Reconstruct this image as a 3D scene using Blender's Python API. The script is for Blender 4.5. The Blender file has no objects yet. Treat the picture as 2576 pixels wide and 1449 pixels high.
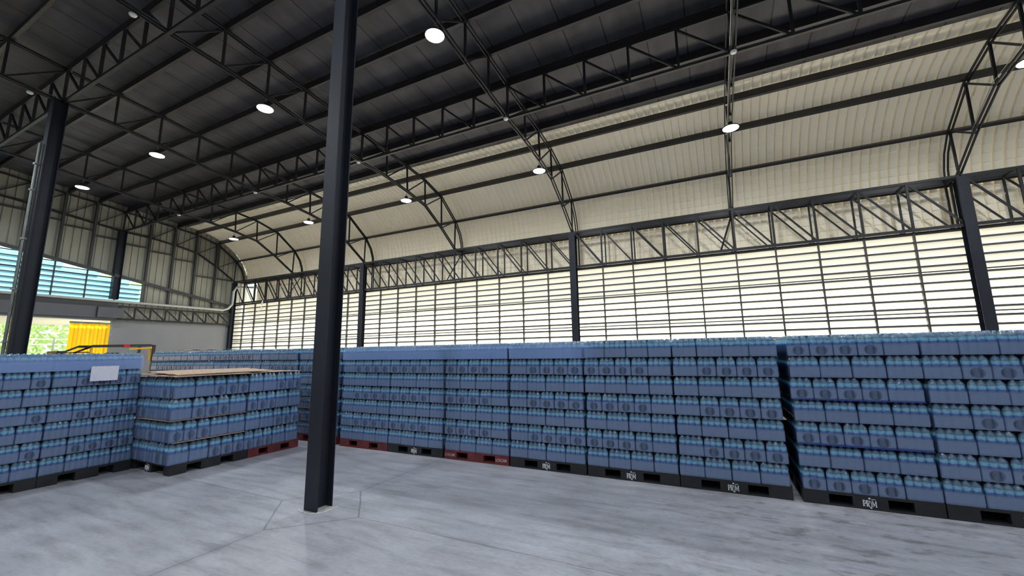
import bpy, bmesh, math, random
from mathutils import Vector, Matrix
R = random.Random(7)
C = bpy.context.scene.collection
SC = bpy.context.scene
PI = math.pi

# ---------------------------------------------------------------- camera, world, exposure
YAW, PITCH, ROLL, HCAM = math.radians(-26.057), math.radians(9.031), math.radians(-0.824), 1.55
fw = Vector((math.sin(YAW)*math.cos(PITCH), math.cos(YAW)*math.cos(PITCH), math.sin(PITCH)))
rt = Vector((math.cos(YAW), -math.sin(YAW), 0)); up = rt.cross(fw)
rt2 = math.cos(ROLL)*rt + math.sin(ROLL)*up; up2 = -math.sin(ROLL)*rt + math.cos(ROLL)*up
cam = bpy.data.objects.new('camera', bpy.data.cameras.new('camera')); C.objects.link(cam)
m = Matrix((rt2, up2, -fw)).transposed().to_4x4(); m.translation = (0, 0, HCAM)
cam.matrix_world = m
cam.data.sensor_width = 36; cam.data.lens = 36*1024.0/2576; cam.data.clip_end = 400
SC.camera = cam
SC.view_settings.view_transform = 'Standard'; SC.view_settings.look = 'None'
SC.view_settings.gamma = 1; SC.view_settings.exposure = 0.0; SC.view_settings.use_curve_mapping = False
cy = SC.cycles
cy.max_bounces = 7; cy.diffuse_bounces = 4; cy.glossy_bounces = 3; cy.transmission_bounces = 3; cy.transparent_max_bounces = 10
cy.use_denoising = True; cy.sample_clamp_indirect = 6; cy.caustics_reflective = False; cy.caustics_refractive = False
cy.use_adaptive_sampling = True; cy.adaptive_threshold = 0.02
W = bpy.data.worlds.new('world'); SC.world = W; W.use_nodes = True
nt = W.node_tree; bg = nt.nodes['Background']
SKY = 3.6
sky = nt.nodes.new('ShaderNodeTexSky'); sky.sky_type = 'HOSEK_WILKIE'; sky.turbidity = 4
sky.sun_direction = (-0.35, 0.45, 0.82)
mixw = nt.nodes.new('ShaderNodeMixRGB'); mixw.inputs[0].default_value = 0.55
mixw.inputs[2].default_value = (0.85, 0.92, 1.0, 1)
nt.links.new(sky.outputs[0], mixw.inputs[1]); nt.links.new(mixw.outputs[0], bg.inputs[0])
bg.inputs[1].default_value = SKY
sun = bpy.data.objects.new('sun', bpy.data.lights.new('sun', 'SUN')); C.objects.link(sun)
sun.data.energy = 27.0; sun.data.angle = math.radians(2); sun.data.color = (1, 0.95, 0.85)
sun.rotation_euler = Vector((-0.45, 0.40, 0.80)).to_track_quat('Z', 'Y').to_euler()
LAMP_W = 92.0

# ---------------------------------------------------------------- materials
def mat(name, col, rough=0.5, metal=0.0, noise=0.0, nscale=8.0, spec=0.5, coat=0.0, bump=0.0, stretch=None):
    M = bpy.data.materials.new(name); M.use_nodes = True
    n = M.node_tree; b = n.nodes['Principled BSDF']
    b.inputs['Base Color'].default_value = (*col, 1); b.inputs['Roughness'].default_value = rough
    b.inputs['Metallic'].default_value = metal; b.inputs['Specular IOR Level'].default_value = spec
    b.inputs['Coat Weight'].default_value = coat
    if noise or bump:
        tc = n.nodes.new('ShaderNodeNewGeometry'); mp = n.nodes.new('ShaderNodeMapping')
        n.links.new(tc.outputs['Position'], mp.inputs[0])
        if stretch: mp.inputs['Scale'].default_value = stretch
        t = n.nodes.new('ShaderNodeTexNoise'); t.inputs['Scale'].default_value = nscale; t.inputs['Detail'].default_value = 6
        n.links.new(mp.outputs[0], t.inputs['Vector'])
        if noise:
            r = n.nodes.new('ShaderNodeValToRGB')
            r.color_ramp.elements[0].position = 0.3; r.color_ramp.elements[1].position = 0.7
            r.color_ramp.elements[0].color = (*[c*(1-noise) for c in col], 1)
            r.color_ramp.elements[1].color = (*[min(1, c*(1+noise)) for c in col], 1)
            n.links.new(t.outputs[0], r.inputs[0]); n.links.new(r.outputs[0], b.inputs['Base Color'])
        if bump:
            bp = n.nodes.new('ShaderNodeBump'); bp.inputs['Strength'].default_value = bump; bp.inputs['Distance'].default_value = 0.01
            n.links.new(t.outputs[0], bp.inputs['Height']); n.links.new(bp.outputs[0], b.inputs['Normal'])
    return M

M_steel = mat('dark_painted_steel', (0.026, 0.026, 0.030), 0.5, 0.0, 0.25, 3, spec=0.3)
M_col = mat('charcoal_column_paint', (0.018, 0.022, 0.031), 0.55, 0.0, 0.2, 2, spec=0.3)
M_purlin = mat('dark_purlin_steel', (0.030, 0.028, 0.030), 0.45, 0.0, 0.3, 2, spec=0.5)
M_girt = mat('dark_girt', (0.045, 0.048, 0.05), 0.5)
M_frame = mat('louvre_frame_steel', (0.05, 0.045, 0.045), 0.5)
M_lip = mat('louvre_lip_grey', (0.085, 0.085, 0.08), 0.6)
M_cream = None
M_gable = mat('grey_green_sheet', (0.34, 0.34, 0.28), 0.5, 0.0, 0.12, 1.5, stretch=(1, 2, 0.4))
M_plaster = mat('grey_plaster', (0.265, 0.27, 0.285), 0.8, 0.0, 0.06, 1.2)
M_fascia = mat('grey_fascia', (0.10, 0.105, 0.115), 0.6, 0.0, 0.1, 1)
M_pipe = mat('white_pipe', (0.55, 0.54, 0.50), 0.4)
M_galv = mat('galvanised', (0.26, 0.28, 0.27), 0.35, 0.6, 0.2, 6)
M_white = mat('white_plastic', (0.8, 0.79, 0.75), 0.4)
M_paper = mat('paper', (0.66, 0.68, 0.78), 0.8, noise=0.04, nscale=30)
M_card = mat('brown_cardboard', (0.40, 0.285, 0.20), 0.85, 0.0, 0.25, 9, stretch=(1, 4, 1))
M_bluesheet = mat('blue_plastic_sheet', (0.02, 0.045, 0.25), 0.35)
M_palB = mat('black_pallet_plastic', (0.013, 0.015, 0.018), 0.5, 0.0, 0.3, 12)
M_palR = mat('red_pallet_paint', (0.13, 0.022, 0.026), 0.6, 0.0, 0.35, 9)
M_print = mat('white_print', (0.72, 0.74, 0.78), 0.6)
M_printr = mat('pale_stencil_print', (0.50, 0.36, 0.38), 0.7, 0.0, 0.4, 60)
M_fork_y = mat('forklift_yellow', (0.75, 0.42, 0.03), 0.4)
M_fork_k = mat('forklift_black', (0.02, 0.02, 0.022), 0.4)
M_red = mat('red_plastic', (0.5, 0.02, 0.02), 0.35)
M_earth = mat('outside_ground', (0.72, 0.69, 0.60), 0.9, 0.0, 0.2, 0.7)
M_grout = mat('pale_grout', (0.52, 0.52, 0.50), 0.9, 0.0, 0.2, 20)
M_dark = mat('dark_void', (0.02, 0.025, 0.04), 0.7)
M_shell = mat('outer_wall_sheet', (0.35, 0.35, 0.33), 0.7)

def emit_mat(name, col, s):
    M = bpy.data.materials.new(name); M.use_nodes = True; n = M.node_tree; n.nodes.clear()
    e = n.nodes.new('ShaderNodeEmission'); e.inputs[0].default_value = (*col, 1); e.inputs[1].default_value = s
    o = n.nodes.new('ShaderNodeOutputMaterial'); n.links.new(e.outputs[0], o.inputs[0]); return M
M_led = emit_mat('led_lens', (0.95, 0.98, 1.0), 30)

def trans_mat(name, col, tcol, w=0.6, rough=0.5):
    """thin translucent sheet: daylight on its far side glows through"""
    M = bpy.data.materials.new(name); M.use_nodes = True; n = M.node_tree
    b = n.nodes['Principled BSDF']; b.inputs['Base Color'].default_value = (*col, 1); b.inputs['Roughness'].default_value = rough
    t = n.nodes.new('ShaderNodeBsdfTranslucent'); t.inputs[0].default_value = (*tcol, 1)
    x = n.nodes.new('ShaderNodeMixShader'); x.inputs[0].default_value = w
    o = n.nodes['Material Output']
    n.links.new(b.outputs[0], x.inputs[1]); n.links.new(t.outputs[0], x.inputs[2]); n.links.new(x.outputs[0], o.inputs[0])
    return M
M_blade = trans_mat('cream_louvre_blade', (0.80, 0.78, 0.68), (0.90, 0.88, 0.79), 0.27)
M_cream = trans_mat('cream_roof_sheet', (0.90, 0.83, 0.66), (0.85, 0.80, 0.68), 0.012, 0.45)
M_bladesky = trans_mat('sky_tinted_louvre_blade', (0.25, 0.5, 0.62), (0.22, 0.52, 0.66), 0.30)  # blue light of the sky on the blades is put into their colour
M_curtain = trans_mat('yellow_pvc_strip', (0.85, 0.50, 0.02), (1.0, 0.66, 0.008), 0.50, 0.2)
M_leaf = trans_mat('sunlit_leaves', (0.50, 0.62, 0.36), (0.50, 0.66, 0.30), 0.4)

# insulated roof underside: dark foil faced sheet with seams running across the building
M_insul = mat('dark_roof_insulation', (0.074, 0.070, 0.077), 0.6, 0.0, 0.28, 1.4, stretch=(2, 0.6, 1), spec=0.3)
def seams(M, pitch, width, dark, axis='X'):
    n = M.node_tree; b = n.nodes['Principled BSDF']; src = b.inputs['Base Color'].links[0].from_socket
    g = n.nodes.new('ShaderNodeNewGeometry'); s = n.nodes.new('ShaderNodeSeparateXYZ'); n.links.new(g.outputs['Position'], s.inputs[0])
    d = n.nodes.new('ShaderNodeMath'); d.operation = 'DIVIDE'; d.inputs[1].default_value = pitch; n.links.new(s.outputs[axis], d.inputs[0])
    f = n.nodes.new('ShaderNodeMath'); f.operation = 'FRACT'; n.links.new(d.outputs[0], f.inputs[0])
    l = n.nodes.new('ShaderNodeMath'); l.operation = 'LESS_THAN'; l.inputs[1].default_value = width/pitch; n.links.new(f.outputs[0], l.inputs[0])
    x = n.nodes.new('ShaderNodeMixRGB'); x.inputs[2].default_value = (*dark, 1)
    n.links.new(l.outputs[0], x.inputs[0]); n.links.new(src, x.inputs[1]); n.links.new(x.outputs[0], b.inputs['Base Color'])
seams(M_insul, 0.76, 0.024, (0.012, 0.011, 0.012))

# polished concrete floor with saw-cut joints and a diamond around the column
COLX, COLY = -3.785, 3.135
def floor_mat():
    M = mat('polished_concrete', (0.30, 0.31, 0.345), 0.36, spec=0.35)
    n = M.node_tree; b = n.nodes['Principled BSDF']; N = n.nodes.new; L = n.links.new
    g = N('ShaderNodeNewGeometry'); sp = N('ShaderNodeSeparateXYZ'); L(g.outputs['Position'], sp.inputs[0])
    def mth(op, a, bb=None, c=None):
        x = N('ShaderNodeMath'); x.operation = op
        for i, v in enumerate((a, bb, c)):
            if v is None: continue
            if isinstance(v, (int, float)): x.inputs[i].default_value = v
            else: L(v, x.inputs[i])
        return x.outputs[0]
    def noise(scale, st, det=6, rough=0.55, rot=0):
        mp = N('ShaderNodeMapping'); mp.inputs['Scale'].default_value = st; mp.inputs['Rotation'].default_value = (0, 0, rot)
        L(g.outputs['Position'], mp.inputs[0]); t = N('ShaderNodeTexNoise'); t.inputs['Scale'].default_value = scale
        t.inputs['Detail'].default_value = det; t.inputs['Roughness'].default_value = rough; L(mp.outputs[0], t.inputs['Vector']); return t.outputs[0]
    def ramp(v, stops):
        r = N('ShaderNodeValToRGB'); L(v, r.inputs[0])
        e = r.color_ramp.elements
        while len(e) < len(stops): e.new(0.5)
        for i, (p, c) in enumerate(stops): e[i].position = p; e[i].color = (*c, 1)
        return r.outputs[0]
    base = ramp(noise(1.1, (1, 1, 1), 8, 0.6), [(0.3, (0.235, 0.24, 0.265)), (0.7, (0.35, 0.357, 0.395))])
    streak = ramp(noise(3.2, (0.45, 2.6, 1), 7, 0.62, 0.12), [(0.34, (0.76, 0.76, 0.76)), (0.5, (1, 1, 1)), (0.66, (1.12, 1.12, 1.12))])
    fine = ramp(noise(28, (0.7, 1.3, 1), 5), [(0.3, (0.90, 0.90, 0.90)), (0.7, (1.07, 1.07, 1.07))])
    # worn brown grey stains to the right of the bay
    stn = ramp(noise(4.5, (0.8, 1.8, 1), 8, 0.7, 0.2), [(0.52, (1, 1, 1)), (0.62, (0.62, 0.60, 0.56))])
    msk = ramp(mth('MULTIPLY_ADD', sp.outputs[0], 0.33, 0.75), [(0.0, (0, 0, 0)), (1.0, (1, 1, 1))])
    def mul(a, c, f=1.0):
        x = N('ShaderNodeMixRGB'); x.blend_type = 'MULTIPLY'; L(a, x.inputs[1]); L(c, x.inputs[2])
        if isinstance(f, float): x.inputs[0].default_value = f
        else: L(f, x.inputs[0])
        return x.outputs[0]
    c = mul(mul(mul(base, streak), fine), stn, msk)
    wob = mth('MULTIPLY', mth('SUBTRACT', noise(5, (1, 1, 1), 3), 0.5), 0.022)
    dx = mth('ABSOLUTE', mth('ADD', mth('SUBTRACT', sp.outputs[0], COLX), wob))
    dy = mth('ABSOLUTE', mth('ADD', mth('SUBTRACT', sp.outputs[1], COLY), wob))
    man = mth('ADD', dx, dy)
    out = mth('GREATER_THAN', man, 0.57)
    jx = mth('MULTIPLY', mth('LESS_THAN', dx, 0.006), out)
    jy = mth('MULTIPLY', mth('LESS_THAN', dy, 0.006), out)
    dia = mth('LESS_THAN', mth('ABSOLUTE', mth('SUBTRACT', man, 0.57)), mth('MULTIPLY', noise(9, (1, 1, 1), 5, 0.8), 0.022))
    j = mth('MULTIPLY', mth('MAXIMUM', mth('MAXIMUM', jx, jy), dia), 0.52)
    x = N('ShaderNodeMixRGB'); x.inputs[2].default_value = (0.05, 0.05, 0.056, 1); L(j, x.inputs[0]); L(c, x.inputs[1])
    L(x.outputs[0], b.inputs['Base Color'])
    rr = mth('MULTIPLY_ADD', noise(2.2, (0.6, 2, 1), 6), 0.35, 0.20); L(rr, b.inputs['Roughness'])
    bp = N('ShaderNodeBump'); bp.inputs['Strength'].default_value = 0.12; bp.inputs['Distance'].default_value = 0.004
    L(noise(12, (1, 1, 1), 8), bp.inputs['Height']); L(bp.outputs[0], b.inputs['Normal'])
    return M
M_floor = floor_mat()

# bottles: clear blue bottle with a banded label; the float attribute "hz" is the height along the bottle
def bottle_mat():
    M = mat('blue_water_bottle', (0.1, 0.2, 0.3), 0.09, spec=0.8)
    n = M.node_tree; b = n.nodes['Principled BSDF']; N = n.nodes.new; L = n.links.new
    a = N('ShaderNodeAttribute'); a.attribute_name = 'hz'
    g = N('ShaderNodeNewGeometry'); t = N('ShaderNodeTexNoise'); t.inputs['Scale'].default_value = 34; t.inputs['Detail'].default_value = 3
    L(g.outputs['Position'], t.inputs['Vector'])
    ma = N('ShaderNodeMath'); ma.operation = 'MULTIPLY_ADD'; ma.inputs[1].default_value = 0.16; L(t.outputs[0], ma.inputs[0])
    ms = N('ShaderNodeMath'); ms.operation = 'SUBTRACT'; ms.inputs[1].default_value = 0.08; L(a.outputs['Fac'], ms.inputs[0]); L(ms.outputs[0], ma.inputs[2])
    r = N('ShaderNodeValToRGB'); r.color_ramp.interpolation = 'LINEAR'; e = r.color_ramp.elements
    S = [(0.0, (0.06, 0.095, 0.17)), (0.49, (0.065, 0.10, 0.18)), (0.535, (0.03, 0.11, 0.42)), (0.595, (0.02, 0.12, 0.46)),
         (0.63, (0.21, 0.52, 0.74)), (0.735, (0.23, 0.58, 0.74)), (0.775, (0.09, 0.19, 0.27)), (0.92, (0.07, 0.14, 0.20)), (0.95, (0.16, 0.30, 0.40))]
    while len(e) < len(S): e.new(0.5)
    for i, (p, c) in enumerate(S): e[i].position = p; e[i].color = (*c, 1)
    L(ma.outputs[0], r.inputs[0]); L(r.outputs[0], b.inputs['Base Color'])
    return M
M_bottle = bottle_mat()
def film_mat(name, alpha, col, hole=False, rough=0.22):
    M = bpy.data.materials.new(name); M.use_nodes = True; n = M.node_tree; N = n.nodes.new; L = n.links.new
    b = n.nodes['Principled BSDF']; b.inputs['Base Color'].default_value = (*col, 1); b.inputs['Roughness'].default_value = rough
    b.inputs['Specular IOR Level'].default_value = 0.6; b.inputs['IOR'].default_value = 1.8
    g = N('ShaderNodeNewGeometry'); mp = N('ShaderNodeMapping'); mp.inputs['Scale'].default_value = (1, 1, 5)
    t = N('ShaderNodeTexNoise'); t.inputs['Scale'].default_value = 24; t.inputs['Detail'].default_value = 6
    L(g.outputs['Position'], mp.inputs[0]); L(mp.outputs[0], t.inputs['Vector'])
    bp = N('ShaderNodeBump'); bp.inputs['Strength'].default_value = 0.4; bp.inputs['Distance'].default_value = 0.006
    L(t.outputs[0], bp.inputs['Height']); L(bp.outputs[0], b.inputs['Normal'])
    a = N('ShaderNodeAttribute'); a.attribute_name = 'fa'      # film weight per vertex: veil on the body, clear over the shoulders, open at the end holes
    ml = N('ShaderNodeMath'); ml.operation = 'MULTIPLY'; ml.inputs[1].default_value = alpha; L(a.outputs['Fac'], ml.inputs[0])
    L(ml.outputs[0], b.inputs['Alpha'])
    return M
M_film = film_mat('shrink_film', 0.76, (0.17, 0.245, 0.42), rough=0.08)
M_stretch = film_mat('pale_blue_stretch_film', 0.55, (0.27, 0.44, 0.86), rough=0.25)

# ---------------------------------------------------------------- mesh helpers
class MB:
    def __init__(s): s.v = []; s.f = []; s.a = None; s.an = None
    def quad(s, pts):
        i = len(s.v); s.v += [tuple(p) for p in pts]; s.f.append(tuple(range(i, i+len(pts))))
    def box(s, x0, x1, y0, y1, z0, z1):
        i = len(s.v)
        s.v += [(x, y, z) for z in (z0, z1) for y in (y0, y1) for x in (x0, x1)]
        for q in ((0, 2, 3, 1), (4, 5, 7, 6), (0, 1, 5, 4), (2, 6, 7, 3), (0, 4, 6, 2), (1, 3, 7, 5)): s.f.append(tuple(i+k for k in q))
    def beam(s, p, q, w, h, up=(0, 0, 1)):
        p = Vector(p); q = Vector(q); d = (q-p).normalized(); u = Vector(up)
        sd = d.cross(u)
        if sd.length < 1e-4: sd = d.cross(Vector((1, 0, 0)))
        sd.normalize(); u = sd.cross(d).normalized()
        i = len(s.v)
        for c in (p, q):
            for a, b in ((-1, -1), (1, -1), (1, 1), (-1, 1)): s.v.append(tuple(c + sd*(a*w/2) + u*(b*h/2)))
        for f in ((0, 1, 2, 3), (7, 6, 5, 4), (0, 4, 5, 1), (1, 5, 6, 2), (2, 6, 7, 3), (3, 7, 4, 0)): s.f.append(tuple(i+k for k in f))
    def chan(s, p, q, w, h, t=0.008, lip=True, up=(0, 0, 1)):
        """C section: web of height h, flanges of width w to the side"""
        p = Vector(p); q = Vector(q); d = (q-p).normalized(); u = Vector(up); sd = d.cross(u).normalized(); u = sd.cross(d).normalized()
        s.beam(p, q, t, h, u)
        for sg in (-1, 1):
            o = u*(sg*(h/2-t/2)) + sd*(w/2); s.beam(p+o, q+o, w, t, u)
            if lip:
                o = u*(sg*(h/2-0.012)) + sd*(w-t/2); s.beam(p+o, q+o, t, 0.024, u)
    def tube(s, pts, r, n=10, caps=True):
        pts = [Vector(p) for p in pts]; rings = []
        for k, p in enumerate(pts):
            d = ((pts[min(k+1, len(pts)-1)]-pts[max(k-1, 0)])).normalized()
            a = d.cross(Vector((0, 0, 1)));
            if a.length < 1e-3: a = d.cross(Vector((1, 0, 0)))
            a.normalize(); b = d.cross(a).normalized(); i = len(s.v)
            for j in range(n): t = 2*PI*j/n; s.v.append(tuple(p + a*math.cos(t)*r + b*math.sin(t)*r))
            rings.append(i)
        for A, B in zip(rings, rings[1:]):
            for j in range(n): s.f.append((A+j, A+(j+1) % n, B+(j+1) % n, B+j))
        if caps: s.f.append(tuple(rings[0]+j for j in range(n))[::-1]); s.f.append(tuple(rings[-1]+j for j in range(n)))
    def lathe(s, prof, n=16, o=(0, 0, 0), attr=None):
        i = len(s.v)
        for k, (r, z) in enumerate(prof):
            for j in range(n):
                t = 2*PI*j/n; s.v.append((o[0]+r*math.cos(t), o[1]+r*math.sin(t), o[2]+z))
                if attr is not None: s.a.append(attr[k])
        for k in range(len(prof)-1):
            for j in range(n): s.f.append((i+k*n+j, i+k*n+(j+1) % n, i+(k+1)*n+(j+1) % n, i+(k+1)*n+j))
        s.f.append(tuple(i+j for j in range(n))[::-1]); e = i+(len(prof)-1)*n; s.f.append(tuple(e+j for j in range(n)))
    def mesh(s, name, mats, smooth=False):
        me = bpy.data.meshes.new(name); me.from_pydata(s.v, [], s.f)
        for q in (mats if isinstance(mats, (list, tuple)) else [mats]): me.materials.append(q)
        if s.a is not None:
            at = me.attributes.new(s.an, 'FLOAT', 'POINT'); at.data.foreach_set('value', s.a)
        if smooth: me.polygons.foreach_set('use_smooth', [True]*len(me.polygons))
        me.update(); return me
    def build(s, name, mats, parent=None, smooth=False, loc=None):
        return link(name, s.mesh(name, mats, smooth), parent, loc)
def link(name, me, parent=None, loc=None):
    o = bpy.data.objects.new(name, me); C.objects.link(o)
    if parent: o.parent = parent
    if loc: o.location = loc
    return o
def empty(name, loc=(0, 0, 0), rz=0): 
    o = bpy.data.objects.new(name, None); o.empty_display_size = 0.1; C.objects.link(o); o.location = loc; o.rotation_euler = (0, 0, rz); return o
def tag(o, label=None, cat=None, group=None, kind=None):
    if label: o['label'] = label
    if cat: o['category'] = cat
    if group: o['group'] = group
    if kind: o['kind'] = kind
    return o
def S(o, label=None): o['kind'] = 'structure'; 
ORD = ['first', 'second', 'third', 'fourth', 'fifth', 'sixth', 'seventh', 'eighth', 'ninth', 'tenth', 'eleventh', 'twelfth', 'thirteenth', 'fourteenth', 'fifteenth']

# ---------------------------------------------------------------- building frame data
DT = 4.609; TX = lambda k: -3.86 + (k-3)*DT
XL, XR = -22.42, TX(7)+0.6
def rng(a, b, st=1):
    return range(a, b, st)
TOPN = [(-5.12, 9.10), (-4.2, 9.02), (-3.27, 8.92), (-2.35, 8.82), (-1.42, 8.72), (-0.5, 8.62), (0.43, 8.53), (1.35, 8.43), (2.28, 8.34), (3.2, 8.24),
        (4.12, 8.17), (5.05, 8.08), (5.98, 7.97), (6.90, 7.88), (7.82, 7.77), (8.78, 7.67), (9.70, 7.58), (10.62, 7.46), (11.58, 7.18), (12.48, 6.52)]
BOTN = [(-5.12, 8.22), (-4.2, 8.13), (-3.27, 8.04), (-2.35, 7.95), (-1.42, 7.86), (-0.5, 7.77), (0.43, 7.68), (1.35, 7.59), (2.28, 7.50), (3.2, 7.41),
        (4.12, 7.36), (5.05, 7.26), (5.98, 7.13), (6.90, 7.02), (7.78, 6.91), (8.80, 6.86), (9.74, 6.74), (10.66, 6.56), (11.60, 6.03), (12.45, 5.45)]
EAVE = [(12.80, 6.10), (12.93, 5.75), (12.97, 5.45)]
# underside line of the roof sheets, smooth
KN = [(-9.2, 9.74), (-5.12, 9.34), (-0.5, 8.86), (3.2, 8.48), (5.05, 8.32), (7.0, 8.12), (8.78, 7.91), (9.72, 7.82), (10.68, 7.70), (11.35, 7.54), (11.95, 7.24), (12.45, 6.86),
      (12.85, 6.40), (13.08, 5.90), (13.16, 5.40), (13.18, 4.9), (13.18, 4.16)]
def catmull(K, n):
    out = []
    P = [Vector((a, b)) for a, b in K]
    for i in range(len(P)-1):
        p0, p1, p2, p3 = P[max(i-1, 0)], P[i], P[i+1], P[min(i+2, len(P)-1)]
        for j in range(n):
            t = j/n
            out.append(0.5*((2*p1)+(p2-p0)*t+(2*p0-5*p1+4*p2-p3)*t*t+(3*p1-p0-3*p2+p3)*t**3))
    out.append(P[-1]); return out
PROF = catmull(KN, 12)
def arc_resample(P, step):
    out = [P[0]]; acc = 0
    for a, b in zip(P, P[1:]):
        d = (b-a).length; t = step-acc
        while t <= d: out.append(a+(b-a)*(t/d)); t += step
        acc = (acc+d) % step
    return out
PR = arc_resample(PROF, 0.11)
def roof_z(y):
    for a, b in zip(PROF, PROF[1:]):
        if a.x <= y <= b.x and b.x > a.x: return a.y+(b.y-a.y)*(y-a.x)/(b.x-a.x)
    return PROF[-1].y

# ---------------------------------------------------------------- setting: floor, roof, walls
b = MB(); b.box(XL, XR, -9.2, 13.2, -0.2, 0); S(b.build('floor', M_floor))
b = MB(); b.quad([(-120, -90, -0.24), (90, -90, -0.24), (90, 110, -0.24), (-120, 110, -0.24)]); tag(b.build('outside_ground', M_earth), kind='structure')
# dark insulated ceiling
b = MB(); P = [p for p in PROF if p.x <= 10.15]+[Vector((10.15, roof_z(10.15)))]
P = [P[0]] + [p for a, p in zip(P, P[1:]) if p.x-a.x > 1e-4]
for a, c in zip(P, P[1:]): b.quad([(XL, a.x, a.y), (XR, a.x, a.y), (XR, c.x, c.y), (XL, c.x, c.y)])
for a, c in zip(P, P[1:]): b.quad([(XL, a.x, a.y+.012), (XL, c.x, c.y+.012), (XR, c.x, c.y+.012), (XR, a.x, a.y+.012)])
b.quad([(XL, 10.15, P[-1].y), (XR, 10.15, P[-1].y), (XR, 10.15, P[-1].y+.012), (XL, 10.15, P[-1].y+.012)])
S(b.build('ceiling', M_insul))
# corrugated, crimp-curved cream sheet: ribs across X, small crimps along the curve
def ribbed(P, xs0, xs1, pitch=0.19):
    b = MB(); prof = []
    x = xs0
    while x < xs1:
        prof += [(x, 0), (x+pitch*0.74, 0), (x+pitch*0.77, 0.036), (x+pitch*0.97, 0.036)]; x += pitch
    prof.append((min(x, xs1), 0)); n = len(prof); rows = 0
    for k in range(len(P)-1):
        d = (P[k+1]-P[k]).normalized(); nr = Vector((-d.y, d.x))
        if (nr.y < 0 and abs(d.x) > .5) or (abs(d.x) <= .5 and nr.x < 0): nr = -nr
        for (p, st) in ((P[k], .0), (P[k]+(P[k+1]-P[k])*.94, .024)):
            rows += 1
            for (x, h) in prof:
                o = h+.038-(st if h == 0 else st*.3); b.v.append((x, p.x+nr.x*o, p.y+nr.y*o))
    for k in range(rows-1):
        for j in range(n-1): i = k*n+j; b.f.append((i, i+1, i+1+n, i+n))
    return b
PR = arc_resample(PROF, 0.20)
PCR = [p for p in PR if p.x >= 9.9]
PA = [p for p in PCR if p.y > 5.25]; PB = [p for p in PCR if p.y <= 5.45]
b = ribbed(PA, XL, XR); S(b.build('wall_back', M_cream))
b = ribbed(PB, -21.50, XR); S(b.build('wall_back.002', M_cream))
# weather skin outside the curve keeps daylight from leaking between sheets
b = MB(); Q = [p for p in PROF if p.x <= 10.3]
for a, c in zip(Q, Q[1:]):
    d = (c-a).normalized(); nr = Vector((-d.y, d.x)); nr = -nr if (nr.y < 0 and abs(d.x) > .5) or (abs(d.x) <= .5 and nr.x < 0) else nr
    b.quad([(XL, a.x+nr.x*.1, a.y+nr.y*.1), (XL, c.x+nr.x*.1, c.y+nr.y*.1), (XR, c.x+nr.x*.1, c.y+nr.y*.1), (XR, a.x+nr.x*.1, a.y+nr.y*.1)])
S(b.build('trim_1', M_shell))

# gable wall (left): ribbed sheets above the neighbouring roof line, louvres and openings below
XG = -22.36
def zlow(y):
    if y > 8.68: return 3.9
    return 5.57-0.187*(y-4.56)
def sheet_yz(y0, y1, zl, zh, b, pitch=0.232):
    y = y0
    while y < y1-1e-3:
        ye = min(y+pitch, y1); r = min(y+pitch*0.84, ye)
        for (a, c, xo) in ((y, r, 0.0), (r, ye, -0.03)):
            b.quad([(XG+xo, a, zl(a)), (XG+xo, c, zl(c)), (XG+xo, c, zh(c)), (XG+xo, a, zh(a))])
        b.quad([(XG, r, zl(r)), (XG-0.03, r, zl(r)), (XG-0.03, r, zh(r)), (XG, r, zh(r))])
        b.quad([(XG, ye, zl(ye)), (XG-0.03, ye, zl(ye)), (XG-0.03, ye, zh(ye)), (XG, ye, zh(ye))])
        y = ye
b = MB(); RZ = lambda y: roof_z(y)+0.05
sheet_yz(-9.2, 8.68, zlow, RZ, b); sheet_yz(8.68, 12.4, lambda y: 3.1, RZ, b); sheet_yz(7.9, 8.68, lambda y: 3.1, lambda y: 3.9, b)
sheet_yz(12.4, 13.2, lambda y: 0, lambda y: roof_z(y)+.03 if y < 13.1 else 5.9, b)
S(b.build('wall_left', M_gable))
b = MB(); b.box(XL-.1, -22.28, 7.86, 12.42, 0, 3.12); S(b.build('wall_left.001', M_plaster))
b = MB(); b.box(XL-.1, -22.30, -9.2, -1.0, 0, 4.0); S(b.build('wall_left.002', M_gable))
b = MB(); b.box(XR, XR+.1, -9.2, 13.3, -.1, 10); S(b.build('wall_right', M_shell))
b = MB(); b.box(XL, XR, -9.3, -9.2, -.1, 10); S(b.build('wall_front', M_shell))
b = MB(); b.box(XL, XR, 12.70, 12.80, 0, 0.55); S(b.build('wall_back.001', M_plaster))
# side louvre in the gable, blades coloured with blue sky light: one window between posts
YN = [3.2+0.924*i for i in range(-1, 7)]
def sky_tinted_window(n, y0, y1):
    w = empty('window_%d' % n, (XG, y0, 3.9)); w['kind'] = 'structure'
    bl = MB(); lp = MB(); fr = MB(); z = 3.94
    while z < 5.95:
        # blade runs where it is under the sloping rail
        ye = min(y1, 4.56+(5.57-(z+0.15))/0.187)
        if ye > y0+.05:
            bl.quad([(0.0, 0, z-3.9+.17), (0.0, ye-y0, z-3.9+.17), (-.10, ye-y0, z-3.9-.01), (-.10, 0, z-3.9-.01)])
            lp.box(-.004, .004, 0, ye-y0, z-3.9+.145, z-3.9+.18)
        z += 0.195
    fr.box(-.02, .04, -.02, .02, 0, zlow(y0)-3.9); fr.box(-.02, .03, 0, y1-y0, 0.0, .05)
    fr.box(-.02, .03, 0, y1-y0, .98, 1.01) if zlow(y1)-3.9 > 1.0 else None
    bl.build('louvre_blades', M_bladesky, w); lp.build('blade_lips', M_lip, w); fr.build('window_frame', M_frame, w)
nwin = 0
for y0, y1 in zip(YN, YN[1:]):
    if y0 >= 8.7: break
    nwin += 1; sky_tinted_window(nwin, y0, min(y1, 8.68))
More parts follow.
